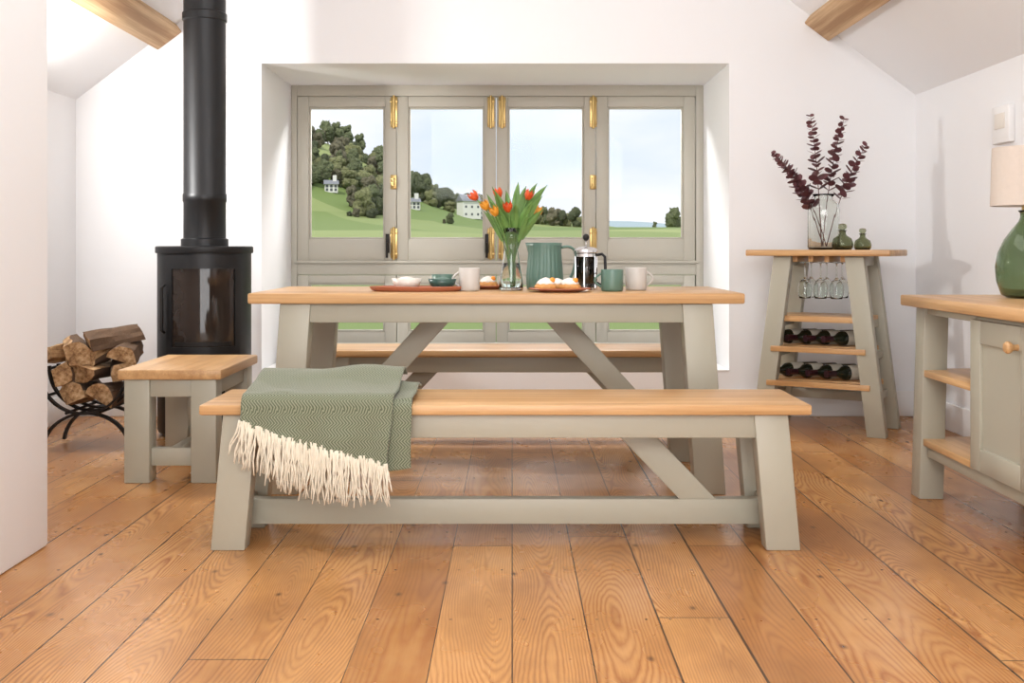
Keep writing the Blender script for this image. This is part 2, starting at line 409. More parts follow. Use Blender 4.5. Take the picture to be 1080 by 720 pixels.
# ------------------------------------------------------------------ blanket
bl=thing('throw_blanket','green herringbone wool throw with cream fringe on the bench','blanket',(-.02,3.52,.45))
def drape(x0,x1,zend,ystart,lift,off,nu=60,nv=90,wav=.008,seed=0,lump=.02):
    vs=[];fs=[];uvs=[]
    for i in range(nu+1):
        fu=i/nu; x=x0+(x1-x0)*fu
        R=.02+off
        ytop=ystart; L1=(ytop+.19-.0); L2=R*math.pi/2; ze=zend(fu); L3=-ze-.0
        tot=L1+L2+L3
        for j in range(nv+1):
            s=tot*j/nv
            nz=noise.noise(Vector((x*6,s*5,seed)))
            if s<L1:
                y=ytop-s; z=off+lift(s/L1,fu)+max(0,nz)*lump
                yy,zz=y,z+.004
            elif s<L1+L2:
                a=(s-L1)/R; yy=-.19-R*math.sin(a)*.9; zz=-R*(1-math.cos(a))+off+.004+lift(1,fu)
            else:
                q=s-L1-L2; w=min(1,q/.08)
                yy=-.19-R*.9-w*(.006+wav*(1+math.sin(x*38+seed+q*4))*(.5+q*3)) ; zz=-R+off+.004-q
            xo=x+.006*noise.noise(Vector((s*7,x*3,seed+5)))-(.02*fu*min(1,max(0,(s-L1)/.2)) if x1-x0>.2 else 0)
            vs.append((xo,yy,zz)); uvs.append((x,s))
    for i in range(nu):
        for j in range(nv):
            a=i*(nv+1)+j; fs.append((a,a+nv+1,a+nv+2,a+1))
    me=pydata('blanket',vs,fs); ul=me.uv_layers.new(name='UVMap')
    for lp in me.loops: ul.data[lp.index].uv=uvs[lp.vertex_index]
    bot=[Vector(vs[i*(nv+1)+nv]) for i in range(nu+1)]
    return me,bot
zeA=lambda u: -.03-.015-.13*u**.8
meA,botA=drape(-.80,-.335,zeA,.185,lambda s,u:.045*math.exp(-((s-.25)/.33)**2)*(1-.2*u)+.012,.018,seed=1,wav=.012,lump=.028)
meB,_=drape(-.44,-.285,lambda u:-.19+.02*u,.17,lambda s,u:.040*math.exp(-((s-.3)/.33)**2)*(1-.5*u),.004,nu=24,seed=7,wav=.004)
meC,_=drape(-.77,-.35,lambda u:-.07-.07*u,.17,lambda s,u:.02*math.exp(-((s-.25)/.33)**2),.004,seed=3,wav=.003)
for nm,me in (('fabric',meA),('folded_layer',meB),('under_layer',meC)):
    o=finish(nm,me,M['wool'],bl,smooth='full'); md=o.modifiers.new('s','SOLIDIFY'); md.thickness=.007; md.offset=0
fr=[]
nS=190
for i in range(nS):
    f=(i+.5)/nS*60; a=int(f); p=botA[a].lerp(botA[min(60,a+1)],f-a)
    u=i/nS; ln=.110+.045*math.sin(u*math.pi)-.01*u+random.uniform(-.02,.02)
    start=Vector((p.x,p.y+random.uniform(-.003,.002),p.z+.012+random.uniform(0,.018)))
    dx=random.uniform(-.022,.022)-(.012 if u<.1 else 0); dy=random.uniform(-.012,.006)
    pts=[start,start+Vector((dx*.2+random.uniform(-.004,.004),-.006+dy*.3,-ln*.33)),start+Vector((dx*.7+random.uniform(-.006,.006),-.004+dy,-ln*.68)),start+Vector((dx+random.uniform(-.008,.008),-.002+dy,-ln))]
    P=[]
    for a2 in range(len(pts)-1):
        for q in range(3): P.append(pts[a2].lerp(pts[a2+1],q/3))
    P.append(pts[-1])
    fr.append(tube_me(P,lambda t:.0030*(1.1-.5*t)*(1+.25*math.sin(t*25)),6))
o=finish('fringe',joinme(fr),M['fringe'],bl,smooth='full'); o['kind']='stuff'; o['label']='cream twisted wool fringe'
# ------------------------------------------------------------------ stove
sv=thing('wood_stove','black cylindrical wood burning stove with flue pipe','stove',(-1.55,5.5,0),(0,0,math.radians(14)))
R=.237
def arc_shell(r0,r1,a0,a1,z0,z1,seg=24,bev=.003):
    vs=[];fs=[]
    for i in range(seg+1):
        a=math.radians(a0+(a1-a0)*i/seg)
        for r,z in ((r0,z0),(r1,z0),(r1,z1),(r0,z1)): vs.append((r*math.sin(a),-r*math.cos(a),z))
    for i in range(seg):
        for k2 in range(4):
            q=(k2+1)%4; fs.append((i*4+k2,i*4+q,(i+1)*4+q,(i+1)*4+k2))
    fs.append((0,1,2,3)); fs.append((seg*4+3,seg*4+2,seg*4+1,seg*4)); return fixn(pydata('a',vs,fs))
finish('body',lathe_me([(0,.02),(R-.012,.02),(R-.008,.03),(R-.008,.905),(0,.905)],72),M['black'],sv,smooth=True)
finish('top_plate',lathe_me([(0,.905),(R,.905),(R+.002,.91),(R+.002,.935),(R-.004,.94),(0,.94)],72),M['black'],sv,smooth=True)
finish('base',lathe_me([(0,0),(R-.03,0),(R-.03,.02),(0,.02)],48),M['black'],sv,smooth=True)
door=finish('stove_door',joinme([arc_shell(R-.008,R+.006,-46,46,.83,.895),arc_shell(R-.008,R+.006,-46,46,.40,.45),arc_shell(R-.008,R+.006,-46,-38,.45,.83),arc_shell(R-.008,R+.006,38,46,.45,.83)]),M['black'],sv,smooth=True)
finish('door_glass',arc_shell(R-.008,R-.001,-38,38,.45,.83),M['stoveglass'],door,smooth=True)
finish('door_handle',tube_me([(-.185,-.165,.52),(-.195,-.185,.53),(-.195,-.185,.74),(-.185,-.165,.75)],.008,8),M['blackiron'],door,smooth=True)
finish('grate',arc_shell(R-.002,R+.003,-34,34,.455,.475),M['blackiron'],door,smooth=True)
finish('lower_drawer',arc_shell(R-.008,R+.003,-46,46,.06,.385),M['black'],sv,smooth=True)
pr=.104
finish('flue_pipe',lathe_me([(0,.94),(pr+.012,.94),(pr+.012,.975),(pr,.98),(pr,1.16),(pr+.004,1.165),(pr+.004,1.20),(pr,1.205),(pr,2.07),(pr+.006,2.075),(pr+.006,2.11),(pr,2.115),(pr,2.33),(0,2.33)],56),M['black'],sv,smooth=True)

# ------------------------------------------------------------------ log basket
lbx,lby=-1.955,5.13
lb=thing('log_basket','curved black iron log basket holding split firewood','basket',(lbx,lby,0))
Rb=.20; zc=.375
def strip(pts,w,th):
    vs=[];fs=[]
    n=len(pts)
    for i,(x,z) in enumerate(pts):
        x0,z0=pts[max(0,i-1)]; x1,z1=pts[min(n-1,i+1)]; d=Vector((x1-x0,z1-z0)).normalized(); nx,nz=-d.y,d.x
        for (yy,s) in ((-w/2,-1),(w/2,-1),(w/2,1),(-w/2,1)): vs.append((x+nx*th/2*s,yy,z+nz*th/2*s))
    for i in range(n-1):
        for k2 in range(4):
            q=(k2+1)%4; fs.append((i*4+k2,i*4+q,(i+1)*4+q,(i+1)*4+k2))
    fs.append((0,1,2,3)); fs.append((n*4-1,n*4-2,n*4-3,n*4-4)); return fixn(pydata('s',vs,fs))
arc=[(Rb*math.sin(math.radians(a)),zc-Rb*math.cos(math.radians(a))) for a in range(-92,93,6)]
foot=[(.20*math.cos(math.radians(a)),-.0+.172*math.sin(math.radians(a))) for a in range(0,181,8)]
for yy in (-.16,-.05,.05,.16):
    finish('curved_rib',strip(arc,.024,.010),M['blackiron'],lb,(0,yy,0),smooth=True)
for yy in (-.12,.12):
    finish('curved_foot',strip(foot,.024,.012),M['blackiron'],lb,(0,yy,0),smooth=True)
for a in (-88,-55,-20,20,55,88):
    aa=math.radians(a); x=(Rb+.008)*math.sin(aa); z=zc-(Rb+.008)*math.cos(aa)
    finish('slat',tube_me([(x,-.175,z),(x,.175,z)],.007,8),M['blackiron'],lb,smooth=True)
def log_me(r,L,kind,seed):
    rnd=random.Random(seed)
    pts=[];bark=[]
    if kind=='wedge':
        pts.append((rnd.uniform(-.2,.2)*r,-r*.85)); n=8
        for i in range(n-1):
            a=math.radians(15+150*i/(n-2)); pts.append((r*1.1*math.cos(a)*(1+rnd.uniform(-.06,.06)),r*1.25*math.sin(a)-r*.35+rnd.uniform(-.003,.003)))
        bark=[i for i in range(2,n-2)]
        n=len(pts)
    elif kind=='half':
        n=10
        for i in range(n):
            a=math.radians(180*i/(n-1)); pts.append((r*math.cos(a)*1.15,r*math.sin(a)*1.3-r*.5+rnd.uniform(-.003,.003)))
        bark=list(range(n-1))
    else:
        n=14
        for i in range(n):
            a=2*math.pi*i/n; pts.append((r*.95*math.cos(a)*(1+rnd.uniform(-.08,.08)),r*.95*math.sin(a)*(1+rnd.uniform(-.08,.08))))
        bark=list(range(n))
    n=len(pts); vs=[];fs=[];mi=[]
    segs=9; tx,tz=rnd.uniform(-.1,.1),rnd.uniform(-.1,.1); sk=rnd.uniform(-.25,.25)
    for j in range(segs+1):
        y=-L/2+L*j/segs
        for (x,z) in pts:
            w=.006*noise.noise(Vector((x*30,y*9,z*30+seed)))*2
            yo=(z*sk+rnd.uniform(-.004,.004)) if j in (0,segs) else z*sk
            sc=1+.12*math.sin(y*9+seed)
            vs.append((x*sc+w+tx*y,y+yo,z*sc+w+tz*y))
    for j in range(segs):
        for i in range(n):
            q=(i+1)%n; fs.append((j*n+i,(j+1)*n+i,(j+1)*n+q,j*n+q)); mi.append(1 if i in bark else 0)
    fs.append(tuple(range(n))); mi.append(0); fs.append(tuple(segs*n+i for i in range(n))[::-1]); mi.append(0)
    me=pydata('log',vs,fs)
    for p,m in zip(me.polygons,mi): p.material_index=m
    bm=bmesh.new(); bm.from_mesh(me); bmesh.ops.recalc_face_normals(bm,faces=bm.faces); bm.to_mesh(me); bm.free()
    return me
LG=[(-.064,.252,'wedge',.2,0,0,.060,0),(.066,.252,'half',.5,0,0,.060,0),(-.118,.352,'wedge',2.0,.25,-.03,.058,.1),(.004,.362,'half',3.4,-.2,0,.062,-.1),(.122,.358,'wedge',-.8,.3,0,.058,.15),(-.09,.452,'wedge',.6,.6,-.02,.064,.25),(.030,.455,'wedge',2.6,-.5,.02,.062,-.3),(.150,.448,'half',.4,.3,.0,.052,.2),(-.150,.430,'wedge',-1.2,-.3,.05,.042,-.2),(.085,.515,'half',.2,-.95,.0,.052,.2)]
for i,(x,z,kd,ry,rz,dy,rr_,rx) in enumerate(LG):
    o=finish('firewood_log',log_me(rr_,.25,kd,i*3+1),[M['logw'],M['bark']],None,(lbx+x,lby+dy,z),(rx,ry,rz))
    tag(o,{'wedge':'split wedge of firewood with pale cut faces','half':'half round split log with brown bark','round':'round firewood log with bark'}[kd]+' in the basket','firewood','firewood in the log basket')

# ------------------------------------------------------------------ wine rack table
th_=math.radians(-30)
wr=thing('wine_rack_table','tall sage painted wine rack table with oak top','wine rack',(1.63,5.65,0),(0,0,th_))
Hr=.922
box('tabletop',-.36,.36,-.225,.225,Hr-.032,Hr,M['oak'],wr,bev=.006)
def legx(z,foot,top,H): return foot+(top-foot)*z/H
HT=Hr-.032; fx,tx=.335,.225; fyy,ty=.195,.185; lw,ld=.092,.06
for sx in (-1,1):
    for sy in (-1,1):
        def rect(xo,yo,z):
            a,b=sorted((sx*xo,sx*(xo-lw))); c,d=sorted((sy*yo,sy*(yo-ld))); return [(a,c,z),(b,c,z),(b,d,z),(a,d,z)]
        finish('leg',hexa_me(rect(fx,fyy,0),rect(tx,ty,HT),.004),M['sage'],wr,smooth=True)
    for z in (.20,.40,.56):
        xo=legx(z,fx,tx,HT)-.03; a,b=sorted((sx*xo,sx*(xo-.03))); box('side_rail',a,b,-.135,.135,z-.035,z+.005,M['sage'],wr)
    a,b=sorted((sx*(tx-.01),sx*(tx-.04))); box('side_apron',a,b,-.125,.125,HT-.05,HT,M['sage'],wr)
xo=legx(.585,fx,tx,HT)-.03; box('shelf',-xo,xo,-.165,.165,.555,.585,M['oak'],wr)
for z in (.43,.255):
    xo=legx(z,fx,tx,HT)-.045
    for y0 in (-.20,-.09,.02,.13):
        box('shelf_slat',-xo,xo,y0,y0+.045,z-.028,z,M['oak'],wr)
xo=legx(.10,fx,tx,HT)-lw
box('lower_rail',-xo,xo,.14,.165,.13,.18,M['sage'],wr)
for x in (-.12,-.04,.04,.12):
    box('glass_rail',x-.012,x+.012,-.16,.16,HT-.03,HT,M['oaky'],wr,bev=.002)
WM=Matrix.Translation((1.63,5.65,0))@Matrix.Rotation(th_,4,'Z')
gp=[(.032,0),(.032,.002),(.006,.006),(.0035,.012),(.0035,.075),(.008,.083),(.024,.098),(.034,.12),(.036,.14),(.033,.165),(.029,.185),(.0275,.185),(.031,.165),(.034,.14),(.032,.12),(.022,.10),(.006,.088),(0,.086)]
wg=lathe_me([(0,0)]+gp,28)
wg.materials.append(M['glass'])
for i,(x,y) in enumerate([(-.08,-.12),(0,-.12),(.08,-.12),(-.08,.0),(0,.0),(.08,.0)]):
    o=bpy.data.objects.new('wine_glass',wg); COL.objects.link(o); wg.shade_smooth()
    p=WM@Vector((x,y,HT-.031)); o.location=p; o.rotation_euler=(math.pi,0,th_)
    tag(o,'clear wine glass hanging upside down from the rack rails','wine glass','hanging wine glasses')
def bottle_thing():
    r=thing('wine_bottle','dark glass wine bottle lying on the rack shelf','wine bottle',group='wine bottles on the rack')
    finish('body',lathe_me([(0,.008),(.025,.002),(.036,.004),(.0375,.012),(.0375,.185),(.034,.205),(.018,.228),(.0145,.245),(.0145,.298),(.0165,.300),(.0165,.307),(0,.307)],32),M['bottle'],r,smooth=True)
    finish('capsule',lathe_me([(.0150,.250),(.0156,.251),(.0156,.297),(.0176,.299),(.0176,.309),(0,.3095)],24),M['capsule'],r,smooth=True)
    finish('paper_label',lathe_me([(.0377,.10),(.0381,.101),(.0381,.175),(.0377,.176)],32),M['blabel'],r,smooth=True)
    return r
b0=bottle_thing(); first=True
sk=math.radians(36)
for z,xs_ in ((.4305,(-.045,.05,.145,.235)),(.2555,(-.045,.055,.155,.25))):
    for x in xs_:
        p=WM@Vector((x-.035,.105,z+.0385)); rot=Euler((math.radians(90),0,th_-sk))
        if first: b0.location=p; b0.rotation_euler=rot; first=False
        else: copy_thing(b0,p,rot)
vx,vy=1.60,5.60
vs_=thing('glass_vase','clear ribbed glass vase holding burgundy eucalyptus','vase',(vx,vy,Hr))
finish('vessel',lathe_me([(0,.0),(.072,.0),(.080,.012),(.080,.20),(.074,.235),(.050,.255),(.044,.268),(.058,.285),(.055,.285),(.041,.268),(.047,.253),(.070,.232),(.076,.20),(.076,.014),(.068,.008),(0,.008)],96,lambda a,z:1+(.014*math.cos(16*a) if .02<z<.24 else 0)),M['glass'],vs_,smooth='full')
def euc(base,tip,bend,seed):
    rnd=random.Random(seed)
    r=thing('eucalyptus_branch','burgundy eucalyptus branch standing in the glass vase','branch',base,group='eucalyptus branches')
    t=Vector(tip)-Vector(base); pts=bez((0,0,0),Vector((t.x*.25,t.y*.25,t.z*.6))+Vector(bend),t,20)
    finish('stem',tube_me(pts,lambda s:.0028*(1-.6*s),6),M['twig'],r,smooth='full')
    vs=[];fs=[]
    for k2 in range(19):
        s=.40+.60*k2/18; i=min(19,int(s*20)); p=Vector(pts[i]).lerp(Vector(pts[min(20,i+1)]),s*20-i)
        d=(Vector(pts[min(20,i+1)])-Vector(pts[max(0,i-1)])).normalized() if i<20 else Vector((0,0,1))
        for sd in (0,1):
            a=k2*1.6+sd*math.pi+rnd.uniform(-.3,.3); side=Vector((math.cos(a),math.sin(a),0)); side=(side-d*side.dot(d)).normalized()
            ax=(side*.85+d*.45).normalized(); w=ax.cross(d).normalized(); w=(w+d*.6*rnd.uniform(-1,1)+side*.2).normalized(); ln=.054*(1.05-.55*(s-.42)/.58)*rnd.uniform(.85,1.15)
            b=len(vs); m=8
            c=p+ax*ln*.5
            vs.append(c+d*.003)
            for q in range(m):
                th2=2*math.pi*q/m; vs.append(c-ax*ln*.5*math.cos(th2)+w*ln*.48*math.sin(th2))
            for q in range(m): fs.append((b,b+1+q,b+1+(q+1)%m))
    finish('leaves',pydata('lv',vs,fs),M['euc'],r)
    return r
zb=Hr+.012
for i,(tx_,ty_,tz_,bd) in enumerate([(-.255,.0,.49,(-.03,0,.06)),(-.075,-.03,.68,(0,0,0)),(.11,.02,.67,(.0,0,0)),(.21,-.02,.53,(.03,0,.03)),(-.19,.05,.43,(-.02,0,.04))]):
    euc((vx+random.uniform(-.02,.02),vy+random.uniform(-.02,.02),zb),(vx+tx_,vy+ty_,Hr+tz_),bd,i)
def gbottle(x,y,s,lab):
    r=thing('green_glass_bottle',lab,'bottle',(x,y,Hr))
    finish('bottle_body',lathe_me([(0,0),(.042,0),(.05,.012),(.052,.03),(.044,.055),(.022,.07),(.016,.078),(.016,.09),(.023,.097),(.020,.097),(.013,.089),(.013,.079),(.019,.068),(.040,.052),(.047,.03),(.045,.014),(.038,.006),(0,.006)],36),M['gglass2'],r,smooth='full')
    finish('stopper',lathe_me([(0,.088),(.012,.088),(.012,.10),(.018,.104),(.022,.115),(.018,.126),(0,.13)],24),M['gglass2'],r,smooth='full')
    r.scale=(s,s,s)
gbottle(1.667,5.50,1.02,'small olive green glass bottle with stopper on the rack top')
gbottle(1.775,5.52,.84,'smaller olive green glass bottle on the rack top')

# ------------------------------------------------------------------ right console
cn=thing('sideboard','sage painted sideboard with oak top, shelves and door','sideboard',(1.52,4.10,0))
box('worktop',-.045,.52,-1.28,.045,.713,.753,M['oaky'],cn,bev=.006)
Hc=.713
for (x0,x1) in ((0,.09),(.40,.49)):
    for (y0,y1,sp) in ((-.085,0,.022),(-1.23,-1.145,-.022)):
        b=[(x0,y0+sp,0),(x1,y0+sp,0),(x1,y1+sp,0),(x0,y1+sp,0)]; t=[(x0,y0,Hc),(x1,y0,Hc),(x1,y1,Hc),(x0,y1,Hc)]
        if x0==0:
            b=[(p[0]-.012,p[1],p[2]) for p in b]
        finish('leg',hexa_me(b,t,.004),M['sage'],cn,smooth=True)
box('cabinet_body',.012,.48,-1.12,-.50,.17,Hc,M['sage'],cn)
box('front_rail',.01,.035,-1.145,-.085,.16,.20,M['sage'],cn)
box('back_rail',.44,.465,-1.145,-.085,.16,.20,M['sage'],cn)
box('apron',.01,.035,-.50,-.085,.685,Hc,M['sage'],cn)
box('shelf',.0,.46,-.50,-.02,.455,.48,M['oaky'],cn)
box('shelf',.0,.46,-.50,-.02,.20,.225,M['oaky'],cn)
dr=finish('door',joinme([box_me(-.008,.012,-.575,-.50,.205,.695,.003),box_me(-.008,.012,-.93,-.855,.205,.695,.003),box_me(-.008,.012,-.855,-.575,.205,.28,.003),box_me(-.008,.012,-.855,-.575,.62,.695,.003),box_me(.002,.011,-.855,-.575,.28,.62,0)]),M['sage'],cn,smooth=True)
finish('knob',lathe_me([(0,0),(.010,0),(.009,.012),(.012,.017),(.018,.024),(.019,.032),(.014,.039),(0,.041)],28),M['oaky'],dr,(-.008,-.84,.632),(0,math.radians(-90),0),True)
lx,ly=1.822,3.84
tl=thing('table_lamp','green glass bottle lamp with pale linen shade','lamp',(lx,ly,.753))
finish('lamp_base',lathe_me([(0,0),(.070,0),(.092,.012),(.108,.06),(.112,.11),(.104,.16),(.084,.205),(.056,.245),(.036,.27),(.030,.285),(.030,.30),(.037,.308),(.034,.31),(.026,.30),(.026,.285),(.032,.268),(.052,.242),(.080,.203),(.100,.158),(.108,.11),(.104,.06),(.088,.016),(.066,.007),(0,.007)],56),M['gglass'],tl,smooth='full')
finish('lamp_fitting',lathe_me([(0,.30),(.025,.30),(.025,.325),(.010,.33),(.008,.40),(0,.40)],24),M['brass'],tl,smooth=True)
finish('lamp_shade',lathe_me([(.126,.325),(.128,.325),(.122,.53),(.120,.53),(.124,.325),(.126,.325)],56),M['shade'],tl,smooth=True)

# ------------------------------------------------------------------ table items
TZ=.76
def lat(name,prof,mat,parent,seg=40,mod=None,loc=(0,0,0),rot=(0,0,0),sm='full'): return finish(name,lathe_me(prof,seg,mod),mat,parent,loc,rot,sm)
pl=thing('serving_tray','long terracotta oval serving tray on the dining table','tray',(-.375,4.30,TZ))
o=lat('tray_body',[(0,0),(.165,0),(.18,.006),(.188,.018),(.184,.020),(.174,.010),(0,.008)],M['terracotta'],pl,64,sm=True); o.scale=(1,.46,1)
def bowl(x,y,z,r,h,mat,lab,fill=None):
    b=thing('bowl',lab,'bowl',(x,y,z))
    lat('bowl_body',[(0,0),(r*.5,0),(r*.55,h*.05),(r*.85,h*.4),(r,h),(r*.94,h),(r*.8,h*.45),(r*.5,h*.15),(0,h*.12)],mat,b)
    if fill: lat('filling',[(0,h*.5),(r*.8,h*.5),(r*.7,h*.9),(r*.35,h*1.12),(0,h*1.18)],fill,b,20,lambda a,z:1+.06*math.sin(5*a+z*90))
    return b
bowl(-.415,4.30,TZ+.0085,.060,.042,M['cream'],'cream ceramic bowl with food on the serving tray',M['icing'])
bowl(-.275,4.30,TZ+.0085,.057,.040,M['tealglaze'],'dark green ceramic bowl on the serving tray',M['greenglaze'])
bowl(-.285,4.47,TZ,.045,.062,M['greenglaze'],'small green ceramic bowl on the table')
def mug(x,y,r,h,mat,lab,ang):
    m=thing('mug',lab,'mug',(x,y,TZ),(0,0,ang))
    lat('mug_body',[(0,0),(r*.85,0),(r*.95,h*.04),(r,h*.12),(r,h*.97),(r*.98,h),(r*.93,h),(r*.92,h*.96),(r*.9,h*.12),(0,h*.08)],mat,m)
    pts=[(r*.97+ .026*math.sin(math.pi*t)*(1.0),0,h*(.82-.62*t)) for t in [i/14 for i in range(15)]]
    finish('handle',tube_me(pts,(.0045,.007),8),mat,m,smooth='full')
mug(-.168,4.30,.041,.092,M['mugw'],'pale grey stoneware mug on the dining table',math.pi)
mug(.393,4.28,.044,.086,M['greenglaze'],'green glazed mug on the dining table',math.pi)
mug(.498,4.38,.043,.092,M['mugw'],'pale grey stoneware mug beside the green mug',0)
def plate(x,y,r,mat,lab):
    p=thing('plate',lab,'plate',(x,y,TZ)); lat('plate_body',[(0,0),(r*.6,0),(r*.64,.003),(r,.013),(r*.99,.016),(r*.64,.007),(0,.006)],mat,p,56,sm=True)
plate(.185,4.225,.122,M['terracotta'],'terracotta plate holding iced pastries')
plate(-.085,4.52,.085,M['terracotta'],'terracotta plate holding a pastry')
def pastry(x,y,s,lab,i):
    p=thing('pastry',lab,'pastry',(x,y,TZ+.0065),(0,0,i),group='pastries'); p.scale=(s,s,s)
    lat('pastry_base',[(0,0),(.036,0),(.042,.008),(.042,.018),(.034,.026),(0,.028)],M['pastry'],p,32,lambda a,z:1+.05*math.cos(9*a))
    lat('icing',[(.034,.024),(.036,.028),(.030,.036),(.027,.038),(.022,.043),(.016,.045),(.010,.048),(0,.051)],M['icing'],p,28,lambda a,z:1+.06*math.cos(7*a+z*200))
    me=bmesh.new(); bmesh.ops.create_icosphere(me,subdivisions=2,radius=.011); m=bpy.data.meshes.new('f'); me.to_mesh(m); me.free()
    finish('fruit_topping',m,M['fruit'],p,(.022,-.018,.040),smooth='full')
pastry(.130,4.205,1.0,'golden pastry with white icing on the plate',.2)
pastry(.222,4.205,.98,'golden pastry with white icing beside another pastry',.0)
pastry(.178,4.285,.9,'golden pastry with white icing at the plate edge',2.3)
pastry(-.10,4.51,.95,'golden orange topped pastry on small plate',.1)
jg=thing('jug','fluted matte green ceramic jug with a handle','jug',(.135,4.50,TZ))
lat('jug_body',[(0,0),(.070,0),(.075,.008),(.074,.05),(.069,.11),(.066,.15),(.069,.178),(.073,.192),(.069,.192),(.062,.175),(.060,.15),(.064,.1),(.068,.02),(0,.012)],M['greenglaze'],jg,180,lambda a,z:(1+(.045*abs(math.cos(12*a)) if .01<z<.17 else 0))+(.10*max(0,math.cos(a-math.pi))**12 if z>.17 else 0))
finish('handle',tube_me(bez((.066,0,.172),(.148,0,.195),(.122,0,.09),10)+bez((.122,0,.09),(.11,0,.03),(.071,0,.03),8)[1:],(.006,.011),10),M['greenglaze'],jg,smooth='full')
fp=thing('french_press','chrome and glass french press with black handle','coffee press',(.300,4.42,TZ))
lat('glass_beaker',[(0,.012),(.044,.012),(.044,.15),(.042,.15),(.042,.014),(0,.014)],M['glass'],fp)
lat('coffee',[(0,.0145),(.0415,.0145),(.0415,.085),(0,.085)],M['coffee'],fp)
me=[lathe_me([(.0442,.0),(.048,.0),(.048,.012),(.0442,.012),(.0442,0)],40),lathe_me([(.0442,.135),(.0475,.135),(.0475,.147),(.0442,.147),(.0442,.135)],40)]
for i in range(6):
    a=i*math.pi/3+.3; c,s=math.cos(a),math.sin(a); me.append(fixn(tube_me([(.0465*c,.0465*s,.01),(.0465*c,.0465*s,.137)],.0035,6)))
finish('metal_frame',joinme(me),M['chrome'],fp,smooth=True)
lat('lid',[(0,.152),(.049,.152),(.049,.160),(.040,.170),(.012,.176),(0,.176)],M['chrome'],fp,sm=True)
lat('plunger_rod',[(0,.17),(.0025,.17),(.0025,.205),(0,.205)],M['chrome'],fp)
lat('plunger_knob',[(0,.200),(.007,.200),(.013,.210),(.013,.218),(.007,.226),(0,.228)],M['black'],fp)
finish('handle',tube_me([(.046,0,.142),(.066,0,.146),(.078,0,.135),(.080,0,.09),(.076,0,.04),(.062,0,.022),(.046,0,.03)],(.006,.008),8),M['black'],fp,(0,0,0),(0,0,-.3),smooth='full')
tvx,tvy=-.004,4.37
tv=thing('glass_vase','clear flared glass vase holding orange tulips','vase',(tvx,tvy,TZ))
lat('vessel',[(0,0),(.046,0),(.049,.008),(.047,.04),(.034,.12),(.028,.165),(.033,.205),(.045,.25),(.0425,.25),(.031,.205),(.0255,.165),(.031,.12),(.044,.04),(.045,.014),(.04,.012),(0,.012)],M['glass'],tv,48)
lat('water',[(0,.0125),(.0395,.0125),(.0435,.04),(.0325,.11),(0,.11)],M['water'],tv,40)
def petal_cup(bl_,rad,mat_seed):
    vs=[];fs=[]
    for k2 in range(6):
        a0=k2*math.pi/3+(.0); rr=rad*(1 if k2%2 else .86); nu_,nv_=6,6
        b=len(vs)
        for j in range(nv_+1):
            v=j/nv_; w=math.sin(math.pi*min(1,v*.85+.12))**.7*.62*(1 if v<.95 else .4)
            R_=rr*(.25+1.0*math.sin(math.pi*(.08+.62*v)))
            for i in range(nu_+1):
                u=(i/nu_-.5)*2; a=a0+u*w
                vs.append((R_*math.cos(a),R_*math.sin(a),bl_*v-(abs(u)**2)*.12*bl_*v))
        for j in range(nv_):
            for i in range(nu_):
                q=b+j*(nu_+1)+i; fs.append((q,q+1,q+nu_+2,q+nu_+1))
    return pydata('p',vs,fs)
def leaf_me(pts,w):
    vs=[];fs=[];n=len(pts)
    for i,p in enumerate(pts):
        t=i/(n-1); d=(Vector(pts[min(n-1,i+1)])-Vector(pts[max(0,i-1)])).normalized(); s=d.cross(Vector((.3,.9,.2))).normalized(); up=s.cross(d)
        ww=w*math.sin(math.pi*min(1,.1+.9*t))**.8*(1-.3*t)
        for u in (-1,-.5,0,.5,1): vs.append(Vector(p)+s*ww*u+up*abs(u)*ww*.45)
    for i in range(n-1):
        for k2 in range(4): q=i*5+k2; fs.append((q,q+1,q+6,q+5))
    return pydata('lf',vs,fs)
TU=[(-.138,0,.350,'petal'),(-.100,-.03,.310,'petaly'),(-.050,.02,.360,'petal'),(-.060,-.05,.285,'petaly'),(.055,-.03,.350,'petal'),(.095,.03,.290,'petaly'),(-.015,-.05,.30,'petal')]
for i,(tx_,ty_,tz_,pm) in enumerate(TU):
    r=thing('tulip',('orange red' if pm=='petal' else 'yellow orange')+' tulip with green leaves in the glass vase','flower',(tvx+random.uniform(-.012,.012),tvy+random.uniform(-.012,.012),TZ+.016),group='tulips in the glass vase')
    t=Vector((tx_,ty_,tz_)); pts=bez((0,0,0),(tx_*.05,ty_*.05,tz_*.62),t,14)
    finish('stem',tube_me(pts,.0028,6),M['stem'],r,smooth='full')
    d=(pts[-1]-pts[-2]).normalized(); q=d.to_track_quat('Z','Y').to_euler()
    o=finish('bloom',petal_cup(.044,.0155,i),M[pm],r,t-d*.004,q,'full'); md=o.modifiers.new('s','SOLIDIFY'); md.thickness=.001
    a=random.uniform(0,6.28); sgn=1 if i%2 else -1
    lp=bez((0,0,.17),(sgn*.02+tx_*.2,.02*math.cos(a),tz_*.78),(sgn*random.uniform(.05,.12)+.02,.06*math.sin(a),tz_*random.uniform(.9,1.15)),10)
    o=finish('leaf',leaf_me(lp,.020),M['leaf'],r,smooth='full')
for i,(ax,ay,az) in enumerate([(.145,-.01,.405),(.105,.03,.415),(.06,-.03,.40),(.125,-.04,.36),(-.02,.02,.385),(.03,.04,.42),(-.08,-.02,.34),(-.11,.03,.30),(.13,.02,.31),(.07,-.05,.29),(-.04,-.06,.28),(.085,-.06,.34),(.02,-.07,.33)]):
    lp=bez((0,0,.0),(ax*.12,ay*.1,az*.72),(ax,ay,az),12)
    o=finish('tulip_leaf',joinme([leaf_me(lp[6:],.019),tube_me(lp,.002,5)]),M['leaf'],None,(tvx,tvy,TZ+.016),smooth='full'); tag(o,'long green tulip leaf standing in the glass vase','leaf','loose tulip leaves')

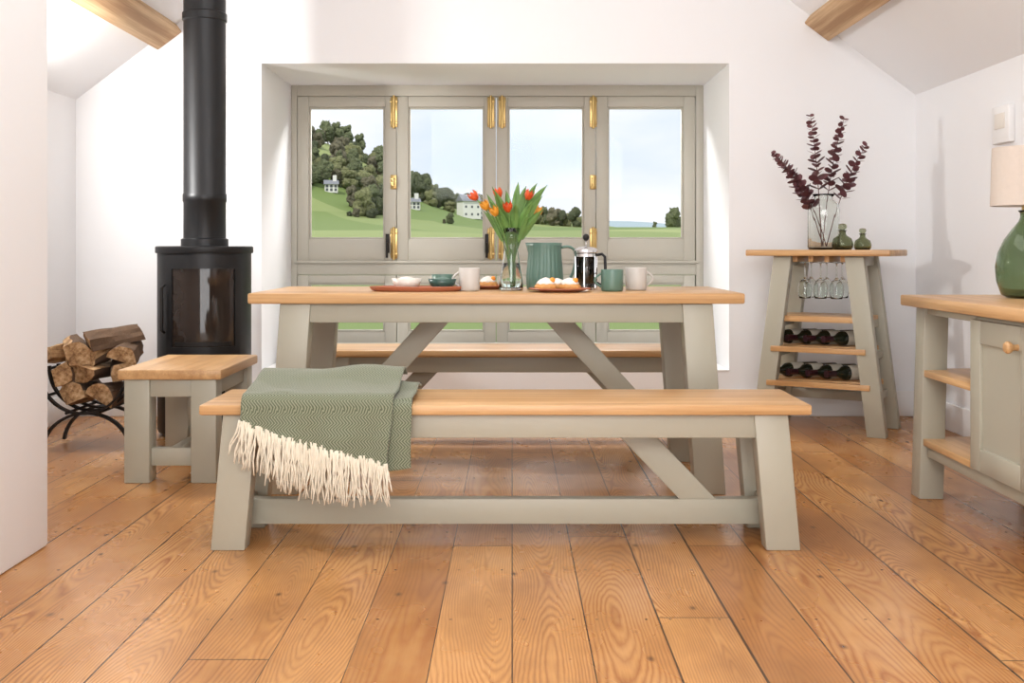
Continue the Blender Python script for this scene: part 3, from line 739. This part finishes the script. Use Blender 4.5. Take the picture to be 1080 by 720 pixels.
# ------------------------------------------------------------------ outside
def ss(a,b,x):
    t=max(0,min(1,(x-a)/(b-a))); return t*t*(3-2*t)
def H(x,y): return -.8+5.6*ss(12,215,y)+22*math.exp(-((x+50)/28)**2-((y-262)/62)**2)+5.5*math.exp(-((x-2)/26)**2-((y-300)/40)**2)+.5*noise.noise(Vector((x*.03,y*.03,2)))-7*ss(325,430,y)
vs=[];fs=[];NX,NY=110,110
ysamp=[7.4+(500-7.4)*(j/NY)**1.8 for j in range(NY+1)]
for j in range(NY+1):
    y=ysamp[j]; hw=12+y*.75
    for i in range(NX+1):
        x=-hw+2*hw*i/NX; vs.append((x,y,H(x,y)))
for j in range(NY):
    for i in range(NX):
        a=j*(NX+1)+i; fs.append((a,a+1,a+NX+2,a+NX+1))
o=finish('meadow',pydata('meadow',vs,fs),M['grass'],smooth='full'); tag(o,'green grass fields rising to a hill outside the window','field')
vs=[];fs=[]
for i in range(81):
    x=-600+1300*i/80; z=22+9*noise.noise(Vector((x*.004,3,0)))+8*math.exp(-((x-110)/90)**2)
    vs+=[(x,1200,-30),(x,1200+5,z),(x,1600,z-8)]
for i in range(80):
    for k2 in range(2): a=i*3+k2; fs.append((a,a+3,a+4,a+1))
o=finish('distant_hills',pydata('far',vs,fs),M['hillfar'],smooth='full'); tag(o,'hazy blue distant hills beyond the fields','hill')
def tree_me(seed,h,w):
    rnd=random.Random(seed); parts=[]
    for k2 in range(18):
        bm=bmesh.new(); r=w*rnd.uniform(.14,.30); bmesh.ops.create_icosphere(bm,subdivisions=3,radius=r)
        a=rnd.uniform(0,6.28); zz=h*rnd.uniform(.22,.88); q=rnd.uniform(.2,1)*w*.42*math.sqrt(max(.05,1-((zz/h-.5)/.5)**2))
        for v in bm.verts:
            n=noise.noise(v.co*1.8/r+Vector((seed,k2,0)))+1.0*noise.noise(v.co*5/r); v.co*=1+.42*n
            v.co+=Vector((q*math.cos(a),q*math.sin(a),zz))
        m=bpy.data.meshes.new('b'); bm.to_mesh(m); bm.free(); parts.append(m)
    parts.append(tube_me([(0,0,-.8),(0,0,h*.3),(.1,0,h*.6)],lambda t:.22*(1.2-t),8))
    return joinme(parts,[0]*18+[1])
TM=[]
for i,(h,w,f) in enumerate([(8,6,'f0'),(7,6.5,'f1'),(10,5.0,'f1'),(6,6,'f2'),(8,6,'f3'),(6.5,5,'f0')]):
    m=tree_me(i*11+3,h,w); m.materials.append(M[f]); m.materials.append(M['bark']); m.shade_smooth(); TM.append(m)
TL=['dark green broadleaf tree','leafy green tree','tall leafy green tree','light yellow green tree','brownish green tree','dark green bushy tree']
def tree(x,y,i,s):
    o=bpy.data.objects.new('tree',TM[i]); COL.objects.link(o); o.location=(x,y,H(x,y)-.2); o.scale=(s,s,s*random.uniform(.9,1.2)); o.rotation_euler=(0,0,random.uniform(0,6.28))
    tag(o,TL[i]+' on the hillside outside','tree','trees on the hillside')
rnd=random.Random(5); cnt=0; placed=[]
HS=[(-9.5,240),(-5.6,246),(-19.5,215),(-34,205)]
tries=0
while cnt<200 and tries<40000:
    tries+=1
    y=rnd.uniform(185,300); x=rnd.uniform(-.225,-.005)*y
    px=540+1150*x/y
    if noise.noise(Vector((x*.09,y*.09,4)))<-.12: continue
    if px>430 and (y<225 or rnd.random()<.35): continue
    if any((x-a)**2+(y-b)**2<4.0 for a,b in placed): continue
    if any(abs(x/y-a/b)<.016 and y<b+3 for a,b in HS): continue
    placed.append((x,y)); tree(x,y,rnd.choice([0,1,1,2,3,3,4,5]),rnd.uniform(.28,.70)); cnt+=1
for k2 in range(20):
    y=262+rnd.uniform(-5,5)-k2*.8; x=1+k2*.85+rnd.uniform(-.4,.4); tree(x,y,rnd.choice([0,1,3,4]),rnd.uniform(.22,.62))
for k2 in range(30):
    y=178+k2*.4+rnd.uniform(-1,1); x=-42+k2*1.5+rnd.uniform(-.9,.9)
    if any(abs(x/y-a/b)<.016 for a,b in HS): continue
    tree(x,y,rnd.choice([0,1,5,4,3]),rnd.uniform(.08,.34))
for x,y,s in ((32.5,222,.55),(33.5,225,.5),(38,290,.3),(42,292,.28)): tree(x,y,rnd.choice([1,2]),s)
def house(x,y,w,d,h,lab,rz=0):
    r=thing('house',lab,'house',(x,y,H(x,y)-.3),(0,0,rz))
    box('house_walls',-w/2,w/2,-d/2,d/2,0,h,M['housew'],r,bev=0)
    rh=d*.38
    finish('roof',fixn(pydata('r',[(-w/2-.2,-d/2-.3,h),(w/2+.2,-d/2-.3,h),(w/2+.2,d/2+.3,h),(-w/2-.2,d/2+.3,h),(-w/2-.2,0,h+rh),(w/2+.2,0,h+rh)],[(0,1,5,4),(2,3,4,5),(0,4,3),(1,2,5),(0,3,2,1)])),M['slate'],r)
    box('chimney',w/2-.9,w/2-.2,-.4,.4,h,h+rh+.9,M['housew'],r,bev=0)
    n=3
    for i in range(n):
        for z in (h*.2,h*.62):
            xx=-w/2+w*(i+.5)/n; box('house_window',xx-.22,xx+.22,-d/2-.03,-d/2+.02,z,z+.5,M['darkwin'],r,bev=0)
house(-9.5,240,4.2,4,3.9,'white rendered cottage with slate roof on the hill',.4)
house(-5.9,246,3.0,3.4,2.6,'small white outbuilding beside the cottage')
house(-19.5,215,2.4,2.2,1.6,'small pale farm building among the trees',.3)
house(-34,205,2.4,2.2,1.6,'pale cottage at the foot of the hill',.2)

# ------------------------------------------------------------------ world & lights
w=bpy.data.worlds.new('sky'); scene.world=w; w.use_nodes=True; nt=w.node_tree; bg=nt.nodes['Background']
tc=nt.nodes.new('ShaderNodeTexCoord'); mp=nt.nodes.new('ShaderNodeMapping'); mp.inputs['Scale'].default_value=(1.6,1.6,5)
nz=nt.nodes.new('ShaderNodeTexNoise'); nz.inputs['Scale'].default_value=1.6; nz.inputs['Detail'].default_value=5
rp=nt.nodes.new('ShaderNodeValToRGB'); rp.color_ramp.elements[0].position=.36; rp.color_ramp.elements[0].color=(.72,.82,.93,1); rp.color_ramp.elements[1].position=.54; rp.color_ramp.elements[1].color=(.96,.975,1,1)
nt.links.new(tc.outputs['Generated'],mp.inputs[0]); nt.links.new(mp.outputs[0],nz.inputs['Vector']); nt.links.new(nz.outputs['Fac'],rp.inputs[0]); nt.links.new(rp.outputs[0],bg.inputs[0]); bg.inputs[1].default_value=1.08
def light(name,ty,loc,target,energy,col=(1,1,1),size=1,size_y=None,angle=None):
    L=bpy.data.lights.new(name,ty); L.energy=energy; L.color=col
    if ty=='AREA':
        L.size=size
        if size_y: L.shape='RECTANGLE'; L.size_y=size_y
    if angle is not None: L.angle=angle
    o=bpy.data.objects.new(name,L); COL.objects.link(o); o.location=loc
    o.rotation_euler=(Vector(target)-Vector(loc)).to_track_quat('-Z','Y').to_euler(); return o
light('sun','SUN',(-3,-6,14),(-3+3.2,-6+5,14-7.5),2.5,(1,.96,.88),angle=math.radians(3))
light('window_softbox','AREA',(-.1,7.75,2.75),(0,4.0,.2),270,(1,.99,.97),2.4,.8)
light('ceiling_softbox','AREA',(.2,-1.1,2.3),(0,4.8,1.0),98,(.97,.985,1),2.6,1.4)
light('side_softbox','AREA',(-2.30,4.90,1.60),(2.2,5.75,1.35),34,(1,.99,.97),.16,.16)
light('overhead_softbox','AREA',(.1,3.3,3.0),(.1,3.4,0),50,(.98,.99,1),2.0,2.5)
light('bounce_softbox','AREA',(0,.6,.5),(0,4.2,3.2),30,(.98,.99,1),2.2,.8)

cam=bpy.data.cameras.new('camera'); co=bpy.data.objects.new('camera',cam); COL.objects.link(co)
co.location=(0,0,.928); co.rotation_euler=(math.radians(90),0,0); cam.sensor_width=36; cam.lens=1150/1080*36; cam.shift_y=-98/1080; cam.clip_end=5000; cam.clip_start=.05
scene.camera=co
